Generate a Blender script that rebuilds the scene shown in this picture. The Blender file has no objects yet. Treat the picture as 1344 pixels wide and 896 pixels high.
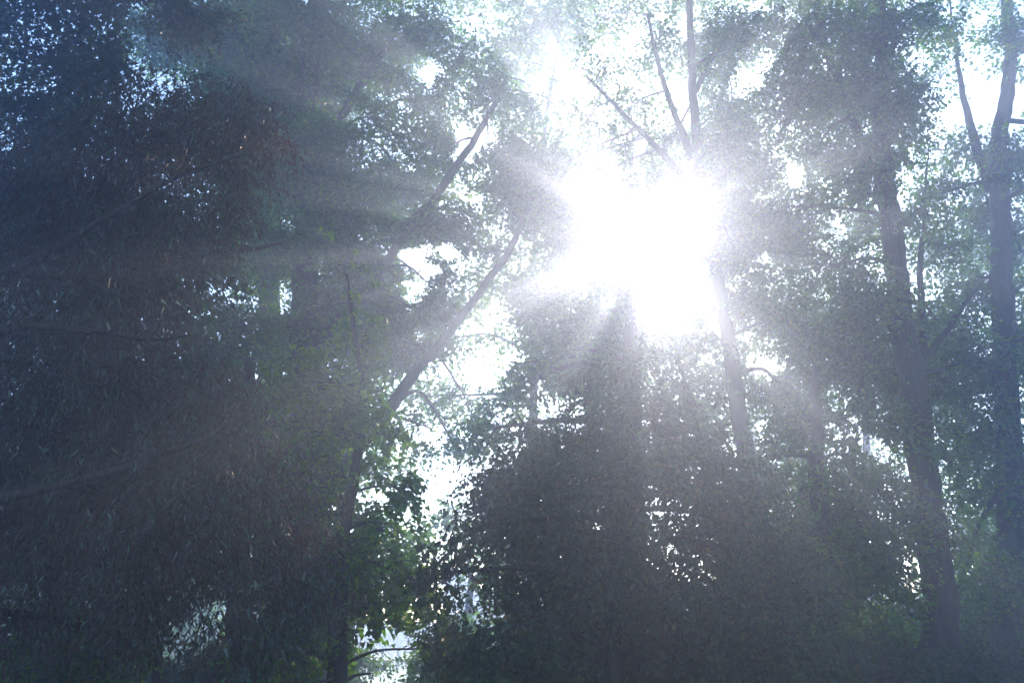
import bpy, math, random
import numpy as np
from mathutils import Vector
rng = np.random.default_rng(7)
random.seed(7)
S = bpy.context.scene
COL = S.collection

# ------------------------------------------------------------------ camera
W0, H0 = 1344.0, 896.0
LENS = 35.0
F = LENS / 36.0 * W0
PITCH = math.radians(15.5)
CAM = np.array([0.0, 0.0, 1.6])
cd = bpy.data.cameras.new('camera')
cd.lens = LENS; cd.sensor_width = 36; cd.clip_start = 0.05; cd.clip_end = 2000
cam = bpy.data.objects.new('camera', cd); COL.objects.link(cam)
cam.location = CAM; cam.rotation_euler = (math.pi/2 + PITCH, 0, 0)
S.camera = cam
cp, sp_ = math.cos(PITCH), math.sin(PITCH)

def ray(px, py):
    x = (px - W0/2)/F; y = (H0/2 - py)/F
    return np.array([x, cp - y*sp_, sp_ + y*cp])
def at(px, py, Y):
    d = ray(px, py)
    return CAM + d*(Y/d[1])

# ------------------------------------------------------------------ light
SUN_PX = (848, 318)
sd = ray(*SUN_PX); sd = sd/np.linalg.norm(sd)
SUN_EL = math.asin(sd[2]); SUN_AZ = math.atan2(sd[0], sd[1])
world = bpy.data.worlds.new('World'); S.world = world; world.use_nodes = True
wn = world.node_tree; wn.nodes.clear()
sky = wn.nodes.new('ShaderNodeTexSky'); sky.sky_type = 'NISHITA'; sky.sun_disc = False
sky.sun_elevation = SUN_EL; sky.sun_rotation = SUN_AZ
sky.air_density = 1.1; sky.dust_density = 0.5; sky.ozone_density = 5.0
bg = wn.nodes.new('ShaderNodeBackground'); bg.inputs['Strength'].default_value = 0.15
wo = wn.nodes.new('ShaderNodeOutputWorld')
wn.links.new(sky.outputs[0], bg.inputs[0]); wn.links.new(bg.outputs[0], wo.inputs[0])
sl = bpy.data.lights.new('sun', 'SUN'); sl.energy = 2.6; sl.angle = math.radians(0.5)
sl.color = (1.0, 0.75, 0.56)
sun = bpy.data.objects.new('sun', sl); COL.objects.link(sun)
sun.rotation_euler = Vector(tuple(sd)).to_track_quat('Z', 'Y').to_euler()
sun.location = (10, 60, 40)
HAZE_DENSITY = 0.0165
HAZE_G = 0.785
EXPOSURE = 1.68
S.view_settings.view_transform = 'Standard'; S.view_settings.look = 'None'
S.view_settings.exposure = EXPOSURE; S.view_settings.gamma = 1.0
cy = S.cycles
cy.use_denoising = True
try:
    cy.denoiser = 'OPENIMAGEDENOISE'
except Exception:
    pass
cy.max_bounces = 5; cy.diffuse_bounces = 2; cy.glossy_bounces = 1
cy.transmission_bounces = 3; cy.volume_bounces = 2; cy.transparent_max_bounces = 4
cy.caustics_reflective = False; cy.caustics_refractive = False
cy.sample_clamp_indirect = 4.0
cy.use_adaptive_sampling = False

# ------------------------------------------------------------------ sun-plane openings (where shafts pass between the boughs)
sR = np.array([sd[1], -sd[0], 0.0]); sR /= np.linalg.norm(sR)
sU = np.cross(sR, sd)
def shaft(px, py, Y, r, asp=1.0, ang=0.0):
    p = at(px, py, Y) - CAM
    return (p@sR, p@sU, r, asp, ang)
SHAFTS = [
    shaft(590, 160, 16, .48), shaft(520, 62, 16, .4), shaft(680, 60, 16, .4), shaft(470, 190, 16, .2),
    shaft(432, 258, 13, .26), shaft(430, 344, 13, .4), shaft(432, 406, 13, .48), shaft(432, 484, 13, .2), shaft(560, 325, 16.5, .26), shaft(435, 138, 16.5, .36),
    shaft(626, 442, 17, .46), shaft(572, 572, 17, .3), shaft(592, 620, 17, .26), shaft(556, 530, 17, .2), shaft(640, 510, 17, .2), shaft(690, 520, 16, .16),
    shaft(1000, 255, 16, .2), shaft(1010, 335, 16, .16), shaft(930, 470, 16, .16),
    shaft(880, 110, 16, .22), shaft(700, 20, 16, .3), shaft(840, 190, 16, .16),
    shaft(820, 60, 16, .4), shaft(735, 90, 16, .35), shaft(900, 20, 16, .25), shaft(765, 20, 16, .3),
    shaft(948, 425, 16, .3), shaft(1010, 490, 16, .24), shaft(792, 400, 16, .2), shaft(735, 362, 16, .18),
    shaft(1045, 225, 16, .2), shaft(1100, 285, 16, .26), shaft(980, 90, 16, .34), shaft(1160, 270, 16, .2),
    shaft(800, 560, 16, .16), shaft(890, 520, 16, .16), shaft(1120, 560, 16, .22),
]
def shaft_keep(P):
    """False for a leaf that would stand in one of the openings."""
    d = P - CAM
    u = d@sR; w = d@sU
    keep = np.ones(len(P), bool)
    # the opening round the sun: ragged
    a = np.arctan2(w, u)
    r0 = .38 + .15*np.sin(3*a+.6) + .16*np.sin(7*a+2.) + .1*np.sin(13*a+1.)
    rho = np.hypot(u/1.1, w)/np.maximum(r0, .15)
    keep &= rng.random(len(P)) < np.clip((rho-.7)/1.1, 0, 1)*.5 + .5*(rho > .95)
    # thinner crowns above the sun, up to the tops
    thin = np.exp(-((u+.45)/1.5)**2 - ((w-1.9)/1.5)**2)
    keep &= rng.random(len(P)) > thin*.42
    jit0 = rng.normal(0, 1, len(P))
    for (cu, cw, r, asp, ang) in SHAFTS:
        jit = jit0*r*.1
        q = np.stack([u*1.0, w*1.0, np.full(len(u), cu*3.1)], 1)
        keep &= ~(np.hypot((u-cu)*asp, w-cw) + jit + (vnoise(q, .28)-.5)*r*1.5 < r*.9)
    return keep

# ------------------------------------------------------------------ noise
_lat = rng.random((64, 64, 64)).astype(np.float32)
def vnoise(P, scale, off=0.0):
    q = P/scale + off + 1000.0
    i = np.floor(q).astype(int); f = q - i; f = f*f*(3-2*f)
    o = 0
    for dx in (0, 1):
        for dy in (0, 1):
            for dz in (0, 1):
                wgt = (f[:,0] if dx else 1-f[:,0])*(f[:,1] if dy else 1-f[:,1])*(f[:,2] if dz else 1-f[:,2])
                o = o + wgt*_lat[(i[:,0]+dx) % 64, (i[:,1]+dy) % 64, (i[:,2]+dz) % 64]
    return o

# ------------------------------------------------------------------ materials
def mat(name):
    m = bpy.data.materials.new(name); m.use_nodes = True
    nt = m.node_tree; nt.nodes.clear()
    return m, nt, nt.nodes, nt.links

def leaf_material(name, stops, trans=.5, rough=.55, spec=.35, tv=3.0):
    """stops: [(pos, rgb)] over the per-leaf tint attribute; a clump noise shifts it."""
    m, nt, N, L = mat(name)
    at_ = N.new('ShaderNodeAttribute'); at_.attribute_name = 'tint'
    geo = N.new('ShaderNodeNewGeometry')
    nz = N.new('ShaderNodeTexNoise'); nz.inputs['Scale'].default_value = 1.3; nz.inputs['Detail'].default_value = 3
    L.new(geo.outputs['Position'], nz.inputs['Vector'])
    ma = N.new('ShaderNodeMath'); ma.operation = 'MULTIPLY_ADD'
    ma.inputs[1].default_value = .6; ma.inputs[2].default_value = -.3
    L.new(nz.outputs[0], ma.inputs[0])
    ad = N.new('ShaderNodeMath'); ad.operation = 'ADD'; ad.use_clamp = True
    L.new(at_.outputs['Fac'], ad.inputs[0]); L.new(ma.outputs[0], ad.inputs[1])
    cr = N.new('ShaderNodeValToRGB')
    e = cr.color_ramp.elements
    while len(e) < len(stops): e.new(.5)
    for k, (p, c) in enumerate(stops):
        e[k].position = p; e[k].color = (*c, 1)
    L.new(ad.outputs[0], cr.inputs[0])
    pb = N.new('ShaderNodeBsdfPrincipled'); pb.inputs['Roughness'].default_value = rough
    pb.inputs['Specular IOR Level'].default_value = spec
    L.new(cr.outputs[0], pb.inputs['Base Color'])
    tr = N.new('ShaderNodeBsdfTranslucent')
    hs = N.new('ShaderNodeHueSaturation'); hs.inputs['Value'].default_value = tv; hs.inputs['Saturation'].default_value = 1.3
    L.new(cr.outputs[0], hs.inputs['Color']); L.new(hs.outputs[0], tr.inputs['Color'])
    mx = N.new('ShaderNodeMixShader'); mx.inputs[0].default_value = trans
    L.new(pb.outputs[0], mx.inputs[1]); L.new(tr.outputs[0], mx.inputs[2])
    o = N.new('ShaderNodeOutputMaterial'); L.new(mx.outputs[0], o.inputs[0])
    return m

M_MAPLE = leaf_material('maple_leaf', [(0, (.03,.065,.018)), (.45, (.05,.115,.024)), (.9, (.09,.17,.03)), (1, (.14,.18,.035))])
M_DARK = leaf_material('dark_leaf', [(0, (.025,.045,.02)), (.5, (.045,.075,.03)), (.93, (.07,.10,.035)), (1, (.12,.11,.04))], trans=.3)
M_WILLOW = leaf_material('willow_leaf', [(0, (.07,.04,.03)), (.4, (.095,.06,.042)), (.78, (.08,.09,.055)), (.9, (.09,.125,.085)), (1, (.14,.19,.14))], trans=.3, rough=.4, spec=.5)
M_BRIGHT = leaf_material('sunlit_leaf', [(0, (.04,.10,.015)), (.5, (.08,.17,.02)), (1, (.15,.25,.03))], trans=.55, tv=3.0)  # leaf colour brightened to carry the sunlight coming through it

def bark_material(name, a, b, sc=6):
    m, nt, N, L = mat(name)
    tc = N.new('ShaderNodeTexCoord'); mp = N.new('ShaderNodeMapping'); mp.inputs['Scale'].default_value = (1, 1, .18)
    L.new(tc.outputs['Object'], mp.inputs[0])
    nz = N.new('ShaderNodeTexNoise'); nz.inputs['Scale'].default_value = sc*2; nz.inputs['Detail'].default_value = 8; nz.inputs['Roughness'].default_value = .65
    L.new(mp.outputs[0], nz.inputs['Vector'])
    vo = N.new('ShaderNodeTexVoronoi'); vo.inputs['Scale'].default_value = sc*2.6; vo.feature = 'DISTANCE_TO_EDGE'
    L.new(mp.outputs[0], vo.inputs['Vector'])
    cr = N.new('ShaderNodeValToRGB'); cr.color_ramp.elements[0].position = .3; cr.color_ramp.elements[1].position = .7
    cr.color_ramp.elements[0].color = (*a, 1); cr.color_ramp.elements[1].color = (*b, 1)
    L.new(nz.outputs[0], cr.inputs[0])
    pb = N.new('ShaderNodeBsdfPrincipled'); pb.inputs['Roughness'].default_value = .95; pb.inputs['Specular IOR Level'].default_value = .12
    L.new(cr.outputs[0], pb.inputs['Base Color'])
    mm = N.new('ShaderNodeMath'); mm.operation = 'MULTIPLY'
    L.new(nz.outputs[0], mm.inputs[0]); L.new(vo.outputs['Distance'], mm.inputs[1])
    bp = N.new('ShaderNodeBump'); bp.inputs['Strength'].default_value = .8; bp.inputs['Distance'].default_value = .06
    L.new(mm.outputs[0], bp.inputs['Height']); L.new(bp.outputs[0], pb.inputs['Normal'])
    o = N.new('ShaderNodeOutputMaterial'); L.new(pb.outputs[0], o.inputs[0])
    return m
M_BARK = bark_material('bark', (.035,.027,.021), (.09,.072,.058))
M_BARK2 = bark_material('bark_grey', (.04,.034,.029), (.10,.085,.072), 5)
M_TWIG = bark_material('twig_bark', (.05,.035,.028), (.11,.08,.06), 20)

def ground_material():
    m, nt, N, L = mat('forest_floor')
    tc = N.new('ShaderNodeTexCoord')
    nz = N.new('ShaderNodeTexNoise'); nz.inputs['Scale'].default_value = .35; nz.inputs['Detail'].default_value = 10
    L.new(tc.outputs['Object'], nz.inputs['Vector'])
    n2 = N.new('ShaderNodeTexNoise'); n2.inputs['Scale'].default_value = 14; n2.inputs['Detail'].default_value = 6
    L.new(tc.outputs['Object'], n2.inputs['Vector'])
    cr = N.new('ShaderNodeValToRGB'); cr.color_ramp.elements[0].position = .4; cr.color_ramp.elements[1].position = .6
    cr.color_ramp.elements[0].color = (.09,.065,.04,1); cr.color_ramp.elements[1].color = (.07,.12,.03,1)
    L.new(nz.outputs[0], cr.inputs[0])
    mx = N.new('ShaderNodeMix'); mx.data_type = 'RGBA'; mx.blend_type = 'MULTIPLY'; mx.inputs[0].default_value = .6
    L.new(cr.outputs[0], mx.inputs[6]); L.new(n2.outputs[0], mx.inputs[7])
    pb = N.new('ShaderNodeBsdfPrincipled'); pb.inputs['Roughness'].default_value = .95
    L.new(mx.outputs[2], pb.inputs['Base Color'])
    bp = N.new('ShaderNodeBump'); bp.inputs['Strength'].default_value = .6; bp.inputs['Distance'].default_value = .1
    L.new(n2.outputs[0], bp.inputs['Height']); L.new(bp.outputs[0], pb.inputs['Normal'])
    o = N.new('ShaderNodeOutputMaterial'); L.new(pb.outputs[0], o.inputs[0])
    return m
M_GROUND = ground_material()

# ------------------------------------------------------------------ mesh helpers
TRIS = [0]
def mesh_from(name, V, faces_n, idx, material, tint=None, smooth=False):
    """faces_n: vertices per face (constant int); idx: flat loop index array."""
    me = bpy.data.meshes.new(name)
    nf = len(idx)//faces_n
    me.vertices.add(len(V)); me.vertices.foreach_set('co', np.ascontiguousarray(V, dtype=np.float32).ravel())
    me.loops.add(len(idx)); me.loops.foreach_set('vertex_index', np.ascontiguousarray(idx, dtype=np.int32))
    me.polygons.add(nf)
    me.polygons.foreach_set('loop_start', np.arange(0, nf*faces_n, faces_n, dtype=np.int32))
    if smooth: me.polygons.foreach_set('use_smooth', np.ones(nf, bool))
    if tint is not None:
        a = me.attributes.new('tint', 'FLOAT', 'POINT'); a.data.foreach_set('value', np.ascontiguousarray(tint, dtype=np.float32))
    me.materials.append(material)
    me.update(calc_edges=True)
    TRIS[0] += nf*(faces_n-2)
    return me

def link(name, me, parent=None, kind=None, **kw):
    o = bpy.data.objects.new(name, me); COL.objects.link(o)
    if parent is not None: o.parent = parent
    if kind: o['kind'] = kind
    for k, v in kw.items(): o[k] = v
    return o

def thing(name, label, cat, loc, group=None):
    o = bpy.data.objects.new(name, None); COL.objects.link(o)
    o.empty_display_size = .3
    o.location = tuple(loc); o['label'] = label; o['category'] = cat
    if group: o['group'] = group
    return o

def norm(v): return v/np.maximum(np.linalg.norm(v, axis=-1, keepdims=True), 1e-9)

LEAF = {
 # outline in the leaf's own frame: (across, along)
 'ovate': np.array([(0,0),(.36,.42),(0,1),(-.36,.42)]),
 'maple': np.array([(0,0),(.52,.18),(.34,.52),(0,1),(-.34,.52),(-.52,.18)]),
 'lance': np.array([(0,0),(.11,.35),(0,1),(-.11,.35)]),
}
AREA = {'ovate': .36, 'maple': .56, 'lance': .1}

def leaf_mesh(name, P, A, Nn, size, shape, material, tint):
    """P base points, A leaf axis, Nn approx normal, size per leaf."""
    O = LEAF[shape]; k = len(O)
    A = norm(A); B = norm(np.cross(A, Nn)); Nn = np.cross(B, A)
    V = (P[:,None,:] + size[:,None,None]*(O[None,:,0,None]*B[:,None,:] + O[None,:,1,None]*A[:,None,:]))
    bend = (np.abs(O[:,0])*.35 - .25*O[:,1]**2)[None,:,None]*size[:,None,None]
    V = V + bend*Nn[:,None,:]
    V = V.reshape(-1, 3)
    idx = np.arange(len(V))
    return mesh_from(name, V, k, idx, material, np.repeat(tint, k))

def catmull(pts, rad, per=6):
    pts = [np.array(p, float) for p in pts]
    if len(pts) < 3:
        t = np.linspace(0, 1, per+1)
        return np.array([pts[0]*(1-s)+pts[-1]*s for s in t]), np.array([rad[0]*(1-s)+rad[-1]*s for s in t])
    P = [2*pts[0]-pts[1]] + pts + [2*pts[-1]-pts[-2]]
    out, ro = [], []
    for i in range(1, len(P)-2):
        for j in range(per):
            t = j/per
            out.append(.5*((2*P[i])+(-P[i-1]+P[i+1])*t+(2*P[i-1]-5*P[i]+4*P[i+1]-P[i+2])*t*t+(-P[i-1]+3*P[i]-3*P[i+1]+P[i+2])*t**3))
            ro.append(rad[i-1]*(1-t)+rad[i]*t)
    out.append(pts[-1]); ro.append(rad[-1])
    return np.array(out), np.array(ro)

def tube_arrays(C, R, sides=10, lump=.0):
    n = len(C)
    T = norm(np.gradient(C, axis=0))
    up = np.array([0.31, .9, .12]); 
    B1 = norm(np.cross(T, up)); B2 = np.cross(T, B1)
    a = np.linspace(0, 2*math.pi, sides, endpoint=False)
    rr = R[:,None]*(1 + lump*rng.normal(0, 1, (n, sides)) + lump*1.8*rng.normal(0, 1, sides)[None,:] + lump*1.2*np.sin(3*a + 1)[None,:])
    V = C[:,None,:] + rr[...,None]*(np.cos(a)[None,:,None]*B1[:,None,:] + np.sin(a)[None,:,None]*B2[:,None,:])
    V = V.reshape(-1, 3)
    i = np.arange(n-1)[:,None]*sides; j = np.arange(sides)[None,:]; j2 = (j+1) % sides
    q = np.stack([i+j, i+j2, i+sides+j2, i+sides+j], -1).reshape(-1)
    return V, q

def tube_mesh(name, paths, material, sides=10, lump=.0):
    Vs, Qs, off = [], [], 0
    for C, R in paths:
        V, q = tube_arrays(C, R, sides, lump)
        Vs.append(V); Qs.append(q+off); off += len(V)
    return mesh_from(name, np.concatenate(Vs), 4, np.concatenate(Qs), material, smooth=True)

# ------------------------------------------------------------------ foliage
def foliage(boughs, kind, leaf, lai=2.6, droop=.2, clump=.55, spray_len=.55, per=14, openings=True, thr=.0):
    """boughs: list of (centre, (rx,ry,rz), lai factor). Sprays of leaves on twigs, clumped by noise."""
    P_, A_, N_, S_, ts = [], [], [], [], []
    twigs = []
    for (c, r, lf) in boughs:
        r = np.array(r)
        area = math.pi*r[0]*r[2]
        nleaf = lai*lf*area/(AREA[kind]*leaf*leaf*.6)
        ns = max(3, int(nleaf/per*1.25))
        d = norm(rng.normal(size=(ns, 3)))
        rad = rng.random(ns)**.47*np.where(rng.random(ns) < .22, rng.uniform(1., 1.4, ns), 1.)
        C = c + d*rad[:,None]*r*(1+.25*(vnoise(c+d*2, .8)[:,None]-.5))
        n = vnoise(C, clump)*.65 + vnoise(C, clump*.42, 7.3)*.35
        C = C[n > .385+thr]; d = d[n > .385+thr]; ns = len(C)
        if ns == 0: continue
        D = norm(d*np.array([1, 1, .45]) + rng.normal(0, .45, (ns, 3)) + np.array([0, 0, -droop]))
        Ls = spray_len*rng.uniform(.6, 1.2, ns)
        t = (np.arange(per)+.5)/per
        side = norm(np.cross(D, np.array([0, 0, 1.]) + rng.normal(0, .35, (ns, 3))))
        sgn = np.where(np.arange(per) % 2, 1, -1)
        sag = -np.array([0, 0, 1.])*(t**2)[None,:,None]*Ls[:,None,None]*(droop*.9)
        base = C[:,None,:] + D[:,None,:]*(t[None,:,None]-.3)*Ls[:,None,None] + sag
        base = base + rng.normal(0, leaf*.35, base.shape)
        ax = side[:,None,:]*sgn[None,:,None]*.8 + D[:,None,:]*.6 + rng.normal(0, .42, base.shape) - np.array([0, 0, droop*1.5])
        nn = np.array([0, 0, 1.]) + rng.normal(0, .55, base.shape)
        P_.append(base.reshape(-1, 3)); A_.append(ax.reshape(-1, 3)); N_.append(nn.reshape(-1, 3))
        S_.append(leaf*rng.uniform(.55, 1.25, ns*per))
        ts.append(np.repeat(rng.uniform(-.32, .34, ns), per) + rng.beta(2.2, 2.6, ns*per))
        twigs.append((C, D, Ls))
    P = np.concatenate(P_); A = np.concatenate(A_); Nn = np.concatenate(N_); Sz = np.concatenate(S_); T = np.concatenate(ts)
    if openings:
        k = shaft_keep(P); P, A, Nn, Sz, T = P[k], A[k], Nn[k], Sz[k], T[k]
    return (P, A, Nn, Sz, T), twigs

def twig_mesh(name, twigs, rad, droop, material, keep=1.0):
    Vs, Qs, off = [], [], 0
    for C, D, Ls in twigs:
        k = (rng.random(len(C)) < keep) & shaft_keep(C)
        C, D, Ls = C[k], D[k], Ls[k]; n = len(C)
        if not n: continue
        B1 = norm(np.cross(D, [0.2, .5, 1.])); B2 = np.cross(D, B1)
        rings = []
        for t, rr in ((-.75, 1.), (.1, .7), (.95, .25)):
            cc = C + D*((t-.3)*Ls)[:,None] - np.array([0, 0, 1.])*(max(t, 0)**2*Ls*droop*.9)[:,None]
            for j in range(3):
                a = j*2.094
                rings.append(cc + rad*rr*(math.cos(a)*B1+math.sin(a)*B2))
        V = np.stack(rings, 1).reshape(-1, 3)
        q = []
        for s in range(2):
            for j in range(3):
                q.append([s*3+j, s*3+(j+1)%3, s*3+3+(j+1)%3, s*3+3+j])
        q = np.array(q).reshape(-1)
        Qs.append((np.arange(n)[:,None]*9 + q[None,:]).reshape(-1)+off); Vs.append(V); off += len(V)
    return mesh_from(name, np.concatenate(Vs), 4, np.concatenate(Qs), material)

def bp(lst, Y, dy=1.5, ysc=1.0):
    """boughs given as photo column, row, half width, half height (px), [leafiness], [depth]."""
    out = []
    for b in lst:
        px, py, rx, rz = b[:4]; lf = b[4] if len(b) > 4 else 1.0
        y = (b[5] if len(b) > 5 else Y + rng.uniform(-dy, dy))
        s = y/F/cp
        rx, rz = rx*s, rz*s
        out.append((at(px, py, y), (rx, .5*(rx+rz)*ysc, rz), lf))
    return out

LAIX = 1.45
def tree(name, label, cat, trunk, boughs, kind='ovate', leaf=.1, material=None, bark=None, limbs=(), lai=2.6,
         droop=.2, clump=.55, spray=.55, per=14, twig_keep=.45, twig_r=.005, group=None, branch=True, thr=0., crown_name='crown', over=None):
    """trunk: [(x,y,z,r)] world; limbs: list of such lists."""
    material = material or M_MAPLE; bark = bark or M_BARK
    base = np.array(trunk[0][:3])
    global rng
    rng = np.random.default_rng(sum(ord(ch)*(i+1) for i, ch in enumerate(label)))
    root = thing(name, label, cat, base, group)
    inv = -base
    def path(tr, per=12):
        p, r = catmull([q[:3] for q in tr], [q[3] for q in tr], per)
        L = len(p)
        wob = np.cumsum(rng.normal(0, 1, (L, 3)), 0); wob -= np.linspace(0, 1, L)[:,None]*wob[-1]
        return p + inv + wob*r.mean()*.10, r
    C, R = path(trunk)
    # root flare
    hgt = C[:,2]-C[0,2]
    if hgt.max() > 2: R = R*(1+.5*np.exp(-hgt/.4))
    link('trunk', tube_mesh('trunk', [(C, R)], bark, 22, .022), root)
    skel = [(C, R)]
    if hgt.max() > 6:
        st = []
        for _ in range(7):
            i = int(rng.uniform(.12, .8)*len(C)); a = C[i]; d = norm(rng.normal(size=3)*[1, 1, .3]+[0, 0, .3])
            l = rng.uniform(.25, .9); e = a + d*(R[i]+l)
            st.append(catmull([a, .5*(a+e)+rng.normal(0, .05, 3), e], [R[i]*.28, R[i]*.18, R[i]*.05], 4))
        for q_ in st: link('stub', tube_mesh('stub', [q_], bark, 6, .05), root)
    for lb in limbs:
        c, r = path(lb)
        link('limb', tube_mesh('limb', [(c, r)], bark, 10, .03), root)
        skel.append((c, r))
    SC = np.concatenate([s[0] for s in skel]); SR = np.concatenate([s[1] for s in skel])
    if branch:
        for (c, r, lf) in boughs:
            dv = c - CAM
            if np.hypot(dv@sR, dv@sU) < 1.15: continue
            c = c + inv
            dd = np.linalg.norm(SC-c, axis=1) + np.where(SC[:,2] > c[2]+.3, 1.5*(SC[:,2]-c[2]), 0) + np.where(SC[:,2] < .8, 3, 0)
            k = int(np.argmin(dd)); a = SC[k]; ra = min(SR[k]*.5, .02+.02*np.linalg.norm(a-c))
            mid = .5*(a+c) + rng.normal(0, .12, 3)*np.linalg.norm(a-c)*.6 + [0, 0, .08*np.linalg.norm(a-c)]
            end = c + (c-a)*.15 + rng.normal(0, .1, 3)
            ra *= min(1., .35+.65*max(r)/.6)
            pl_ = np.linspace(0, 1, 9)[:,None]*(end-a)+a - inv - CAM
            if np.hypot(pl_@sR, pl_@sU).min() < .95 and end[1]-inv[1] < 24: continue
            paths = [catmull([a, mid, c, end], [ra, ra*.7, ra*.4, ra*.15], 5)]
            for _ in range(6):
                t = rng.uniform(.45, .95); pc, pr = paths[0]
                i = int(t*(len(pc)-1)); e = c + norm(rng.normal(size=3))*np.array(r)*rng.uniform(.6, .95)
                m = .5*(pc[i]+e)+rng.normal(0, .08, 3)
                paths.append(catmull([pc[i], m, e], [pr[i]*.6, pr[i]*.4, .004], 4))
            link('branch', tube_mesh('branch', paths, M_TWIG, 5), root)
    (P, A, Nn, Sz, T), tw = foliage(boughs, kind, leaf, lai*(LAIX if kind != 'lance' else 1.), droop, clump, spray, per, thr=thr)
    cm = leaf_mesh(crown_name, P+inv, A, Nn, Sz, kind, material, T)
    link(crown_name, cm, root, kind='stuff')
    if over:  # extra boughs out of view, added to shade the haze
        (P, A, Nn, Sz, T), tw2 = foliage(over, 'ovate', .21, 2.0, droop, .9, .9, per)
        P2 = leaf_mesh(crown_name, P+inv, A, Nn, Sz, 'ovate', material, T)
        link('shade_crown', P2, root, kind='stuff')
        for (c, r, lf) in over[::2]:
            if c[2] < 11.5: continue
            c = c + inv; k = int(len(SC)*.8) if SC[-1,2] > 3 else len(SC)-1
            zc = SC[:,2]; k = int(np.argmin(np.abs(zc - min(c[2]-1.5, zc.max()*.9)))); a = SC[k]
            if (a-inv)[2] < 2.2 + .72*(a-inv)[1]: continue
            link('branch', tube_mesh('branch', [catmull([a, .5*(a+c)+[0,0,.6], c], [min(SR[k]*.6,.08), .05, .015], 6)], M_TWIG, 5), root)
    if twig_keep > 0:
        tws = [(c, d, l) for (c, d, l) in tw]
        me = twig_mesh('twigs', tws, twig_r, droop, M_TWIG, twig_keep)
        co = np.empty(len(me.vertices)*3, np.float32); me.vertices.foreach_get('co', co)
        me.vertices.foreach_set('co', (co.reshape(-1, 3)+inv).astype(np.float32).ravel()); me.update()
        link('twigs', me, root, kind='stuff')
    return root

def overhead(x0, x1, y0, y1, n):  # unseen boughs above the view, added to keep skylight off the near haze
    out = []
    for _ in range(n):
        x = rng.uniform(x0, x1); y = rng.uniform(y0, y1)
        zl = min(14.2, max(9.5, 3.6+max(y, 3)*.76)); z = rng.uniform(zl, 14.6)
        out.append((np.array([x, y, z]), (1.5, 1.5, .7), 1.))
    return out
def side(x0, x1, y0, y1, z0, z1, n):  # unseen boughs past the side edges, added to block light from there
    return [(np.array([rng.uniform(x0, x1), rng.uniform(y0, y1), rng.uniform(z0, z1)]), (1.3, 1.5, 1.1), 1.) for _ in range(n)]

def tp(lst, Y, foot=True):
    """trunk points from (px, py, diameter px, [Y])."""
    out = []
    for q in lst:
        y = q[3] if len(q) > 3 else Y
        p = at(q[0], q[1], y); s = y/F/cp
        out.append((p[0], p[1], p[2], q[2]*s/2))
    if foot:
        x, y, z, r = out[0]
        x2 = x + (x-out[1][0])*.3 if len(out) > 1 else x
        out = [(x2, y, -.15, r*1.15)] + out
    return out

# ------------------------------------------------------------------ ground
def build_ground():
    n = 140
    xs = np.linspace(-1, 1, n); xs = np.sign(xs)*np.abs(xs)**2.2*400
    ys = np.linspace(-1, 1, n); ys = np.sign(ys)*np.abs(ys)**2.2*400 + 15
    X, Y = np.meshgrid(xs, ys)
    Pn = np.stack([X.ravel(), Y.ravel(), np.zeros(X.size)], 1)
    Z = (vnoise(Pn, 7.)-.5)*.35 + (vnoise(Pn, 2.2, 3.)-.5)*.08
    Z = Z*np.clip(1-np.hypot(X.ravel(), Y.ravel())/120, 0, 1) - .05
    e = np.hypot((X.ravel()+6)/9.3, (Y.ravel()-41)/19) + (vnoise(Pn, 4., 9.)-.5)*.15
    Z = Z - .7/(1+np.exp((e-1)*14))
    V = np.stack([X.ravel(), Y.ravel(), Z], 1)
    i = np.arange(n-1)[:,None]*n + np.arange(n-1)[None,:]
    q = np.stack([i, i+1, i+n+1, i+n], -1).reshape(-1)
    link('ground', mesh_from('ground', V, 4, q, M_GROUND, smooth=True), kind='structure')
build_ground()

def build_mirror_water():  # water sheet added to mirror bright sky into the low gap
    m, nt, N, L = mat('mirror_water_surface')
    tc = N.new('ShaderNodeTexCoord'); nz = N.new('ShaderNodeTexNoise'); nz.inputs['Scale'].default_value = 2.2; nz.inputs['Detail'].default_value = 4
    L.new(tc.outputs['Object'], nz.inputs['Vector'])
    b = N.new('ShaderNodeBump'); b.inputs['Strength'].default_value = .25; b.inputs['Distance'].default_value = .05
    L.new(nz.outputs[0], b.inputs['Height'])
    p = N.new('ShaderNodeBsdfPrincipled'); p.inputs['Base Color'].default_value = (.03,.04,.035,1); p.inputs['Roughness'].default_value = .06
    L.new(b.outputs[0], p.inputs['Normal'])
    o = N.new('ShaderNodeOutputMaterial'); L.new(p.outputs[0], o.inputs[0])
    n = 48; a = np.linspace(0, 2*math.pi, n, endpoint=False)
    V = np.stack([-6+10*np.cos(a), 41+20*np.sin(a), np.full(n, -.32)], 1)
    V = np.concatenate([V, [[-6, 41, -.32]]])
    q = np.stack([np.arange(n), (np.arange(n)+1) % n, np.full(n, n)], -1).reshape(-1)
    link('mirror_water', mesh_from('mirror_water', V, 3, q, m), kind='structure')
build_mirror_water()

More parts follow.
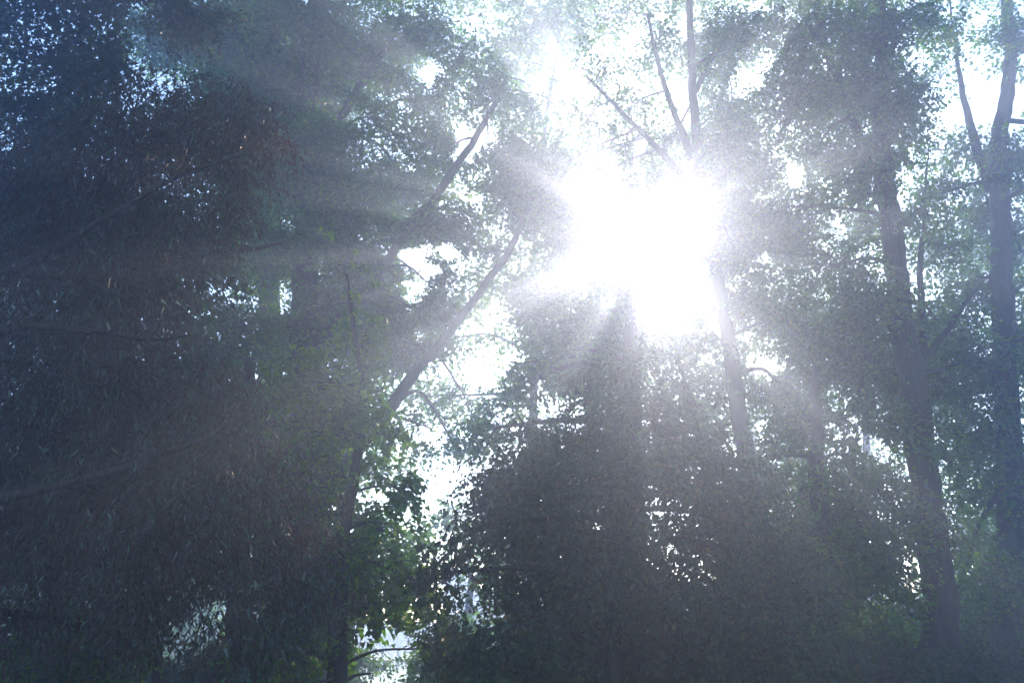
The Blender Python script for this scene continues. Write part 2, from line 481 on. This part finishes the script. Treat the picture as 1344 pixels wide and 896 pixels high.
# ------------------------------------------------------------------ trees
# fine-leaved willow, close on the left
wil = bp([
 (40,250,110,80),(150,190,100,75),(250,150,90,60),(320,180,60,60),(230,260,100,80),(300,270,40,40,.7),
 (90,350,130,90),(200,370,90,80),(-60,200,100,90),(-90,380,120,120),
 (70,480,130,90),(190,500,110,80),(290,530,70,60,.8),(-90,560,130,120),(60,620,140,100),(210,640,130,100),
 (340,640,90,90),(-90,760,130,130),(50,740,130,80),(200,750,120,80),(330,770,90,80),(400,740,50,70,.6),
 (290,850,90,45,.7),(150,830,60,30,.4)], 9.2, .9, 1.2)
tree('willow_tree', 'fine-leaved drooping tree with olive brown foliage filling the left side, nearest of all', 'tree',
     tp([(-180,896,60,10.),(-150,600,50),(-80,400,38),(20,240,22),(120,150,10)], 9.8), wil, 'lance', .085, M_WILLOW, M_TWIG,
     over=overhead(-12,-2,-3,8,26), limbs=[tp([(-150,600,30,9.8),(-20,450,15),(120,438,8),(190,448,5),(250,440,3)], 8.1, False),
            tp([(-150,690,30,9.8),(60,640,10),(190,600,7),(270,572,6),(320,530,3)], 8.0, False),
            tp([(-80,420,22,9.8),(120,300,8),(240,230,5),(330,200,4)], 8.2, False)],
     lai=2.0, droop=.55, clump=.45, spray=.42, per=16, twig_keep=.35, twig_r=.0022)

def near_leaves(root, boxes, Y, n, size, material):
    base = np.array(root.location); O = LEAF['lance']
    V = np.array([(0,0,0),(.10,.3,.02),(.07,.7,.0),(0,1,-.06),(-.07,.7,.0),(-.10,.3,.02),(0,.5,-.03)], float)
    idx = np.array([0,1,6, 1,2,6, 2,3,6, 3,4,6, 4,5,6, 5,0,6])
    ms = [mesh_from('leaf', V*sz, 3, idx, material, np.full(7, t)) for sz, t in ((size, .95), (size*1.2, .7), (size*.85, 1.))]
    for k in range(n):
        b = boxes[k % len(boxes)]
        p = at(rng.normal(b[0], b[2]), rng.normal(b[1], b[3]), Y + rng.uniform(-.3, .5))
        o = link('leaf', ms[k % 3], root); o.location = tuple(p-base)
        o.rotation_euler = (rng.uniform(-2.3, -1.2), rng.uniform(-.9, .9), rng.uniform(-3.14, 3.14))
near_leaves(bpy.data.objects['willow_tree'], [(150,370,60,40),(90,330,40,30),(250,140,40,25),(300,300,30,40),(240,260,40,40),(60,610,30,30),(130,720,60,40),(220,520,60,50),(60,470,50,60),(200,650,60,60),(160,220,60,40)], 8.0, 170, .085, M_WILLOW)

# tall tree, top left corner, thin hanging boughs
tree('broadleaf_tree', 'small-leaved tree reaching into the top left corner above the drooping foliage', 'tree',
     tp([(-330,896,60),(-300,400,45),(-240,60,30),(-120,-100,18),(10,-140,9)], 12), bp([
      (0,30,45,60,.6),(-50,160,70,80,.7),(60,-20,80,40,.6),(110,30,70,40,.45),(90,85,70,35,.8),(150,75,60,30,.8),(50,160,60,50,1.),(140,115,70,35,1.),(180,-10,90,35,.8),(-60,60,60,80),(40,150,40,50,.6),(250,20,50,45,.9),(110,200,80,70,1.),(230,180,80,70,1.),(60,300,90,70,1.),(180,300,90,80,1.),(270,330,50,60,1.),(120,420,100,70,1.),(60,560,90,70,.9),(200,560,90,70,.9),(80,700,100,70,.9),(230,700,80,60,.8),(120,800,80,40,.4)], 12, 1.),
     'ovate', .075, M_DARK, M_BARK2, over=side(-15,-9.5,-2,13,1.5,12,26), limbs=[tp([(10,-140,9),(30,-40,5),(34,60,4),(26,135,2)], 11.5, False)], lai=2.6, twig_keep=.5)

# big twin-limbed tree left of centre
A1 = bp([
 (210,40,80,40,1.1),(310,70,90,60,1.2),(390,30,80,55,1.2),(330,140,80,60,1.3),(410,120,80,60,1.2),(480,60,80,60,1.1),(380,220,80,60,1.3),
 (470,180,80,60,1.1),(540,120,70,60,.9),(560,40,60,50,.7),(610,90,40,50,.4),(450,260,70,50,1.),(530,240,70,50,1.1),(590,190,55,50,1.),
 (520,320,60,40,1.2),(545,308,62,20,2.6,18.),(545,359,62,13,2.6,18.),(548,410,62,20,2.6,18.),(540,455,55,14,2.,18.),(590,300,45,45,1.),(470,370,60,60,1.3),(560,370,40,40,.9),(610,520,35,25,.7),(560,560,40,30,.6),(600,590,30,20,.6),(450,300,60,40,1.2),(500,400,60,50,1.2),(440,430,60,60,1.2),(520,460,40,30,.9),(350,320,60,50,1.),(300,420,60,60,.8),(380,430,60,60,.7),
 (690,265,38,50,1.6),(650,330,35,25,.7),(640,180,50,50,.5),(700,130,40,50,.4),(745,200,30,30,.5),(690,205,45,35,.9),(650,120,40,50,.4),(700,240,40,40,1.2),(720,330,30,30,.8),(735,265,30,30,.7),(660,260,30,40,.8),
 (300,-60,130,60),(450,-60,130,60),(600,-60,120,60)], 18.4, 1.8)
tree('broadleaf_tree', 'large dark tree left of centre whose two slanting limbs reach up towards the sun', 'tree',
     tp([(398,896,44),(400,700,40),(402,450,37),(404,300,35),(400,150,29),(415,20,28),(430,-120,18)], 18), A1, 'ovate', .087, M_MAPLE, M_BARK,
     over=overhead(-9,1,5,13.5,30), limbs=[tp([(402,690,28),(450,615,25),(505,545,18),(538,502,15),(562,470,13),(600,425,10.5),(640,368,10.5),(672,332,10),(700,262,8),(740,170,5)], 17.2, False),
            tp([(404,480,22),(440,425,19),(490,370,15),(530,310,12),(575,250,12),(640,150,8),(665,100,5)], 17.6, False),
            tp([(402,250,24),(440,170,16),(490,90,10),(530,20,6)], 18, False),
            tp([(402,200,20),(350,120,14),(310,40,9)], 18.5, False)], lai=2.6, thr=-.03)

tree('maple_tree', 'leafy maple with crisp small leaves beneath the slanting limbs, beside the bright gap', 'tree',
     tp([(440,896,24),(445,760,20),(460,640,14),(474,520,8),(455,360,4)], 13), bp([
      (452,350,32,35,.7),(438,400,30,35,.7),(470,440,40,35,.8),(450,500,65,45,.9),(490,560,50,40,.8),(430,570,60,55,1.),(400,640,70,60,1.),(470,640,60,50,1.),(510,700,45,45,1.),(440,720,70,55,1.1),
      (380,740,60,60,.9),(480,775,60,40,1.),(540,760,32,35,.8),(430,800,45,28,.7),(560,800,22,22,.7),(385,850,40,35,1.),(340,880,45,30,.9),(505,806,35,12,.5),(458,845,10,26,.5),(556,850,12,24,.6),(530,640,25,25,.5),(400,500,50,50,.8)], 13, .8),
     'maple', .085, M_BRIGHT, M_BARK, lai=3.0, clump=.35, spray=.4)

tree('broadleaf_tree', 'slim straight trunk close behind the left hand side of the limbed tree', 'tree',
     tp([(350,896,34),(352,600,30),(354,280,26),(352,60,14),(350,10,6)], 20.5), bp([
      (330,240,60,60,1.),(350,330,60,50,1.),(310,480,60,60,1.),(370,560,50,60,1.),(340,90,60,60,1.),(340,20,70,40,1.)], 20.5, 1.),
     'ovate', .11, M_MAPLE, M_BARK2, lai=2.6)
tree('broadleaf_tree', 'dark thin trunk at the bottom left under the drooping foliage', 'tree',
     tp([(190,896,26),(192,820,24),(196,640,20),(200,420,12)], 14), bp([
      (150,560,90,70),(230,480,80,70),(190,660,90,60)], 15, .5),
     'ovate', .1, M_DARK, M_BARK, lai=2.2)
tree('broadleaf_tree', 'short dark trunk at bottom left, between the thin trunk and the limbed tree', 'tree',
     tp([(318,896,34),(316,800,30),(312,640,24),(330,470,14)], 15), bp([
      (300,560,80,60),(330,640,80,60),(280,720,80,50,.7)], 15.5, .5),
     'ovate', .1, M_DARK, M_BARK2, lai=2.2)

# sparse sunlit tree behind, in the glow left of the sun
tree('broadleaf_tree', 'thin crowned tree washed out by the glow just left of the sun', 'tree',
     tp([(690,896,16),(698,600,12),(700,400,9),(712,200,7),(735,40,4)], 21), bp([
      (640,80,60,60,.35),(700,60,60,60,.35),(700,150,50,50,.35),(760,60,50,40,.25),(660,240,50,40,.5),(600,390,50,50,.6),(660,420,50,30,.4),
      (570,450,40,40,.5),(700,380,60,50,.8),(720,460,60,50,.8),(560,520,40,40,.6),(640,530,50,40,.7),(590,680,30,30,.4),(730,20,80,40,.7)], 21, 1.5),
     'ovate', .12, M_BRIGHT, M_BARK2, limbs=[tp([(706,300,6),(760,180,5),(790,110,6),(755,85,4)], 21, False)], lai=2.2, thr=-.04, twig_keep=.8)

# tree behind the young maple, its trunk straight below the sun
tree('broadleaf_tree', 'tree whose dark trunk rises straight up to just below the sun', 'tree',
     tp([(826,896,30),(828,700,27),(826,520,24),(830,400,12),(838,345,2)], 17), bp([
      (710,395,45,45,1.1),(780,420,40,35,1.),(745,470,60,40,1.1),(830,450,40,45,1.2),(690,500,40,30,.8),(800,500,60,35,1.2),(880,460,40,30,.8),
      (900,510,50,35,1.),(660,560,50,30,.8),(830,370,20,22,1.2)], 17, 1.),
     'ovate', .085, M_MAPLE, M_BARK, lai=2.7)

tree('broadleaf_tree', 'curving trunk just right of the sun, with clumps of leaves against the glare', 'tree',
     tp([(1004,896,30),(992,720,26),(965,570,22),(944,430,18),(915,250,15),(907,120,12),(905,0,9),(900,-120,7)], 16), bp([
      (878,190,42,26,1.5),(915,215,40,18,1.2),(900,60,50,50,.5),(850,20,50,30,.3),(800,80,50,50,.35),(830,140,40,40,.5),(775,160,40,40,.35),(850,85,30,40,.4),(770,250,30,30,.45),(945,230,30,50,1.1),(960,180,40,40,1.),(820,200,50,35,1.),(960,290,30,40,1.),(930,420,30,30,.9),(860,240,40,22,1.2),(832,252,28,16,1.3),(735,310,35,35,1.3),(715,255,30,30,1.2),(990,290,40,50,1.2),(975,400,35,30,1.2),(925,450,30,20,1.),(770,370,30,22,1.1),(770,300,30,30,.6),(805,385,30,25,.9),(908,325,30,30,.6),(900,400,30,25,.8),(945,345,25,35,1.),(790,225,30,25,.6),(892,268,25,20,.7),(730,220,30,40,.8),(960,340,25,40,.7),(945,60,50,50,.9),(960,150,50,60,1.),(985,60,50,50,1.),
      (1000,220,50,50,.9),(960,290,30,40,.7),(1010,330,50,50,.9),(970,390,35,40,.8),(1040,420,50,50,1.),(970,480,45,40,1.),(1030,510,50,50,1.),
      (790,20,50,30,.3),(940,560,40,40,.8),(900,-60,140,60),(1050,300,50,50,.8)], 16.5, 1.3),
     'ovate', .08, M_MAPLE, M_BARK, over=overhead(-3,7,-3,13,34), limbs=[tp([(908,210,11),(880,140,8),(862,80,6),(850,20,4)], 16, False),
      tp([(918,260,12),(870,200,9),(810,140,6),(770,100,4)], 15.6, False), tp([(907,130,9),(940,70,7),(985,20,4)], 16.4, False)], lai=2.3, thr=-.02)

tree('sapling', 'thin leaning sapling in front of the curving trunk, right of centre', 'tree',
     tp([(965,896,13),(958,720,12),(935,640,10),(915,575,9),(903,520,6),(890,470,3)], 14), bp([
      (880,560,40,25,.6),(930,590,50,25,.6),(965,640,40,30,.6)], 14, .5),
     'maple', .09, M_MAPLE, M_TWIG, lai=1.6, limbs=[tp([(935,640,5),(900,600,4),(850,575,3),(800,590,2)], 14, False)])

# young broad maple, centre front
tree('maple_tree', 'broad young maple with a dark dome of leaves across the lower centre', 'tree',
     tp([(800,990,40),(805,800,30),(815,640,18),(825,540,7),(830,465,3)], 11.5), bp([
      (830,480,50,35,.5),(780,505,45,30,.5),(880,540,60,35,.5),(700,575,45,28,.5),(650,620,45,25,.5),(950,610,60,40,.5),(825,550,60,45,.9),(760,590,70,45,.9),(890,600,60,50,1.),(690,630,60,40,1.),(820,640,80,60,1.),(640,690,50,45,1.),(730,690,80,60,1.),(940,680,80,60,1.),
      (600,750,50,45,1.),(680,770,80,60,1.),(800,750,90,70,1.),(900,770,80,70,1.),(1000,760,70,70,1.),(600,840,40,45,.9),(690,860,80,50,1.),(800,860,90,60,1.),
      (910,870,80,60,1.),(1010,860,80,60,1.)], 11.5, 1.),
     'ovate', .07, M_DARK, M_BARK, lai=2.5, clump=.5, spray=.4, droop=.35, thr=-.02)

tree('maple_tree', 'shaded tree with scattered yellowing leaves, between the curving trunk and the right hand trunks', 'tree',
     tp([(1090,896,30),(1086,760,26),(1075,620,18),(1070,480,9)], 15), bp([
      (1060,560,45,40,.7),(1110,600,60,40,.8),(1050,650,60,50,1.),(1120,680,70,50,1.),(1060,740,70,60,1.),(1130,770,70,60,1.),(1080,850,90,60,1.),(1160,860,60,60,1.),
      (1000,600,40,40,.8)], 15, 1.),
     'ovate', .085, M_MAPLE, M_BARK2, lai=2.8)

# right hand pair
tree('broadleaf_tree', 'tall tree with the thickest trunk on the right, forking high up', 'tree',
     tp([(1230,896,46),(1222,790,41),(1205,640,36),(1190,500,33),(1172,340,29),(1156,215,26),(1155,100,17),(1150,-40,16),(1148,-150,8)], 15), bp([
      (1060,40,60,45,1.),(1130,50,70,50,1.1),(1190,30,50,40,.9),(1050,120,50,50,1.1),(1120,130,70,50,1.2),(1185,130,35,50,.9),(1070,200,60,45,1.1),(1140,220,60,50,1.),
      (1060,270,40,30,.7),(1090,350,60,45,1.1),(1140,300,30,50,.9),(1130,400,60,45,1.1),(1090,460,60,50,1.1),(1150,490,50,50,1.2),(1200,280,45,40,.6),(1230,330,45,40,.8),
      (1240,430,40,50,.8),(1230,510,45,40,.7),(1140,560,50,35,.9),(1185,420,50,40,.6),(1200,560,50,40,.7),(1225,690,50,40,.7),(1190,700,50,50,.8),(1170,180,50,40,.7),(1240,600,35,40,.6),(1160,640,35,40,.9),(1100,-50,150,60)], 15.3, 1.4),
     'ovate', .078, M_MAPLE, M_BARK, over=overhead(3,13,-3,13,36), limbs=[tp([(1158,235,19),(1125,180,15),(1100,110,12),(1075,40,11),(1060,-60,7)], 15, False),
      tp([(1205,640,16),(1216,560,15),(1214,450,12),(1210,340,8),(1215,250,4),(1219,190,1.5)], 15.3, False),
      tp([(1190,500,12),(1240,440,8),(1280,380,5)], 15, False)], lai=2.4, thr=-.015)
tree('broadleaf_tree', 'tall straight trunk nearest the right edge, veiled in mist', 'tree',
     tp([(1324,896,36),(1320,760,33),(1312,560,31),(1306,400,29),(1302,240,26),(1318,100,18),(1320,-60,15)], 16.5), bp([
      (1325,50,35,50,.9),(1240,35,45,35,.5),(1235,100,30,30,.4),(1260,200,60,30,.6),(1330,200,35,40,.8),(1240,250,40,30,.7),(1290,300,60,40,1.),(1340,330,40,50,.9),(1280,380,50,40,.8),
      (1340,440,40,50,.9),(1270,480,50,40,.8),(1290,560,60,40,.9),(1340,620,50,50,.9),(1280,650,40,30,.7),(1345,720,40,50,1.),(1270,720,40,30,.7),(1335,830,60,50,1.),(1310,500,50,40,.6),(1310,260,40,40,.6),(1310,760,40,40,.7),(1300,800,60,50,.9),
      (1270,860,50,40,.8),(1420,200,80,120,.4),(1420,450,80,130,.4),(1420,700,80,130,.4),(1300,-60,120,50)], 16.8, 1.4),
     'ovate', .085, M_MAPLE, M_BARK2, over=side(10.5,16,-2,14,1.5,12,26), limbs=[tp([(1303,250,18),(1280,190,13),(1262,120,8),(1250,40,3),(1246,-10,2)], 16.5, False),
      tp([(1316,640,8),(1285,690,6),(1262,760,5),(1240,800,3)], 16.0, False)], lai=2.4)

# far trees seen through the gaps
FAR = [
 (250, 33, 'pale far tree showing through the left side behind the slender trunk'),
 (452, 20.6, 'slim sunlit green tree just behind the crisp-leaved maple, left of the bottom gap'),
 (610, 25, 'low far tree at the foot of the bright gap left of centre'),
 (780, 25, 'far tree lost in the glare behind the top of the broad young maple'),
 (1000, 34, 'far misty tree right of the sun behind the curving trunk'),
 (1130, 30, 'far tree with thin boughs left of the thickest right hand trunk'),
 (1260, 32, 'far tree showing between the two right hand trunks'),
 (60, 38, 'far tree at the extreme left behind the drooping foliage'),
 (1400, 36, 'far tree beyond the right edge trunk'),
]
for k, (px, Y, lab) in enumerate(FAR):
    tops = {452: 250, 610: 690, 780: 330, 250: 60}.get(px, 40)
    zz = 14.2; yy = math.atan2(zz-1.6, Y)-PITCH; top_row = max(tops, H0/2-F*math.tan(yy)); tops = top_row
    bl = []
    for j in range(12 if px != 610 else 7):
        py = rng.uniform(top_row, 860); wd = 95*(1-.35*abs((py-500)/500))
        bl.append((px+rng.uniform(-wd, wd), py, rng.uniform(35, 60), rng.uniform(28, 45), rng.uniform(.4, .8)))
    tree('far_tree', lab, 'tree', tp([(px,880,13),(px+rng.uniform(-8,8),880*.6+tops*.4,10),(px+rng.uniform(-15,15),880*.25+tops*.75,6),(px+rng.uniform(-20,20),tops-10,2)], Y),
         [b for b in bp(bl, Y, 2.) if not (455 < W0/2 + F*b[0][0]/(b[0][1]*cp) < 575 and b[0][2] < 2.6)], 'ovate', .16, M_BRIGHT, M_BARK2, lai=2.0, twig_keep=0, group='far trees seen through the gaps', thr=.03, spray=.8)

# shrubs along the foot of the trees
SH = [(60,880,13,'sunlit green shrub at the bottom left corner'),(150,884,13.5,'bright green low shrub beside the dark thin trunk'),
      (392,885,20,'bright shrub at the foot of the limbed tree'),(625,905,17,'green shrub right of the white gap at the bottom'),
      (700,930,14,'dark shrub under the left side of the young maple'),(880,930,14,'dark shrub under the right side of the young maple'),
      (1060,930,14,'dark shrub left of the thickest right hand trunk'),(1200,925,13,'dark shrub at the foot of the thickest right hand trunk'),
      (1330,925,14,'dark shrub at the foot of the right edge trunk'),(270,905,16,'dark shrub between the bottom left trunks'),
      (1120,880,19,'dark shrub filling the low gap behind the shaded tree with yellowing leaves'),(1180,870,22,'far dark shrub just left of the thickest right hand trunk'),
      (1260,875,20,'dark shrub filling the low gap between the two right hand trunks'),(960,880,20,'dark shrub low down behind the curving trunk'),(780,890,20,'dark shrub low down behind the young maple')]
for px, py, Y, lab in SH:
    c = at(px, py, Y); c[2] = max(c[2], .3)
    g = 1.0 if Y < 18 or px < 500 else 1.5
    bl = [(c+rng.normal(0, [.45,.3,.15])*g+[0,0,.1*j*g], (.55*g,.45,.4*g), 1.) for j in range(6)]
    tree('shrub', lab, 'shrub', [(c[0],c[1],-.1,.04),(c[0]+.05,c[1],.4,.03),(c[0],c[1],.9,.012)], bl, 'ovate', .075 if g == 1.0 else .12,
         M_BRIGHT if 'green' in lab or 'bright' in lab else M_DARK, M_TWIG, lai=2.6, group='shrubs at the foot of the trees', twig_keep=.5, clump=.3, spray=.35)  # brighter leaf colour stands in for sun on the bright shrubs

# ------------------------------------------------------------------ grass
def grass():
    n = 36000
    x = rng.uniform(-22, 22, n); y = 6 + 30*rng.random(n)**1.3
    P = np.stack([x, y, np.zeros(n)-.02], 1)
    k = (vnoise(P, 2.5) > .35) & (np.hypot((x+6)/9.6, (y-41)/20) > 1.02); P = P[k]; n = len(P)
    A = rng.normal(0, .35, (n, 3)); A[:,2] = 1
    leaf = rng.uniform(.08, .26, n)
    me = leaf_mesh('grass', P, A, rng.normal(size=(n, 3)), leaf, 'lance', M_BRIGHT, rng.random(n))
    o = link('grass', me, kind='stuff'); o['label'] = 'green grass and weeds growing on the ground among the trunks'; o['category'] = 'grass'
grass()

def screen_wood():  # leaf strip added to hide the peach sky along the horizon
    n = 26000
    x = rng.uniform(-75, 75, n)*.75; h = 1.6 + 2.2*vnoise(np.stack([x, x*0, x*0], 1), 5.) + 1.5*vnoise(np.stack([x, x*0+4, x*0], 1), 1.4)
    z = h*rng.random(n)**.8; y = 60 + rng.normal(0, .7, n) + 2*vnoise(np.stack([x, x*0, x*0+3], 1), 6.)
    k = (x < -10.5) | (x > -4) | (z < .9)
    P = np.stack([x, np.clip(y, 60, 61.6)+.0*y, z], 1)[k]; n = len(P)
    me = leaf_mesh('screen_wood', P, rng.normal(size=(n, 3)), rng.normal(size=(n, 3)), rng.uniform(.35, .75, n), 'ovate', M_MAPLE, rng.random(n))
    o = link('screen_wood', me, kind='stuff'); o['label'] = 'added line of woodland closing off the low sky, pale in the mist'; o['category'] = 'woodland'
screen_wood()

# ------------------------------------------------------------------ haze
def haze():
    x0, x1, y0, y1, z0, z1 = -60, 60, -22, 64, -1.6, 17.8
    V = np.array([(x, y, z) for x in (x0, x1) for y in (y0, y1) for z in (z0, z1)], float)
    idx = np.array([0,1,3,2, 4,6,7,5, 0,4,5,1, 2,3,7,6, 0,2,6,4, 1,5,7,3])
    m, nt, N, L = mat('haze')
    pv = N.new('ShaderNodeVolumePrincipled')
    pv.inputs['Color'].default_value = (.54, .705, 1.0, 1)
    pv.inputs['Density'].default_value = HAZE_DENSITY
    pv.inputs['Anisotropy'].default_value = HAZE_G
    o = N.new('ShaderNodeOutputMaterial'); L.new(pv.outputs[0], o.inputs['Volume'])
    ob = link('haze', mesh_from('haze', V, 4, idx, m), kind='stuff')
    ob['label'] = 'thin morning mist lit by shafts of sunlight between the trees'; ob['category'] = 'mist'
haze()
print('TRIS', TRIS[0])
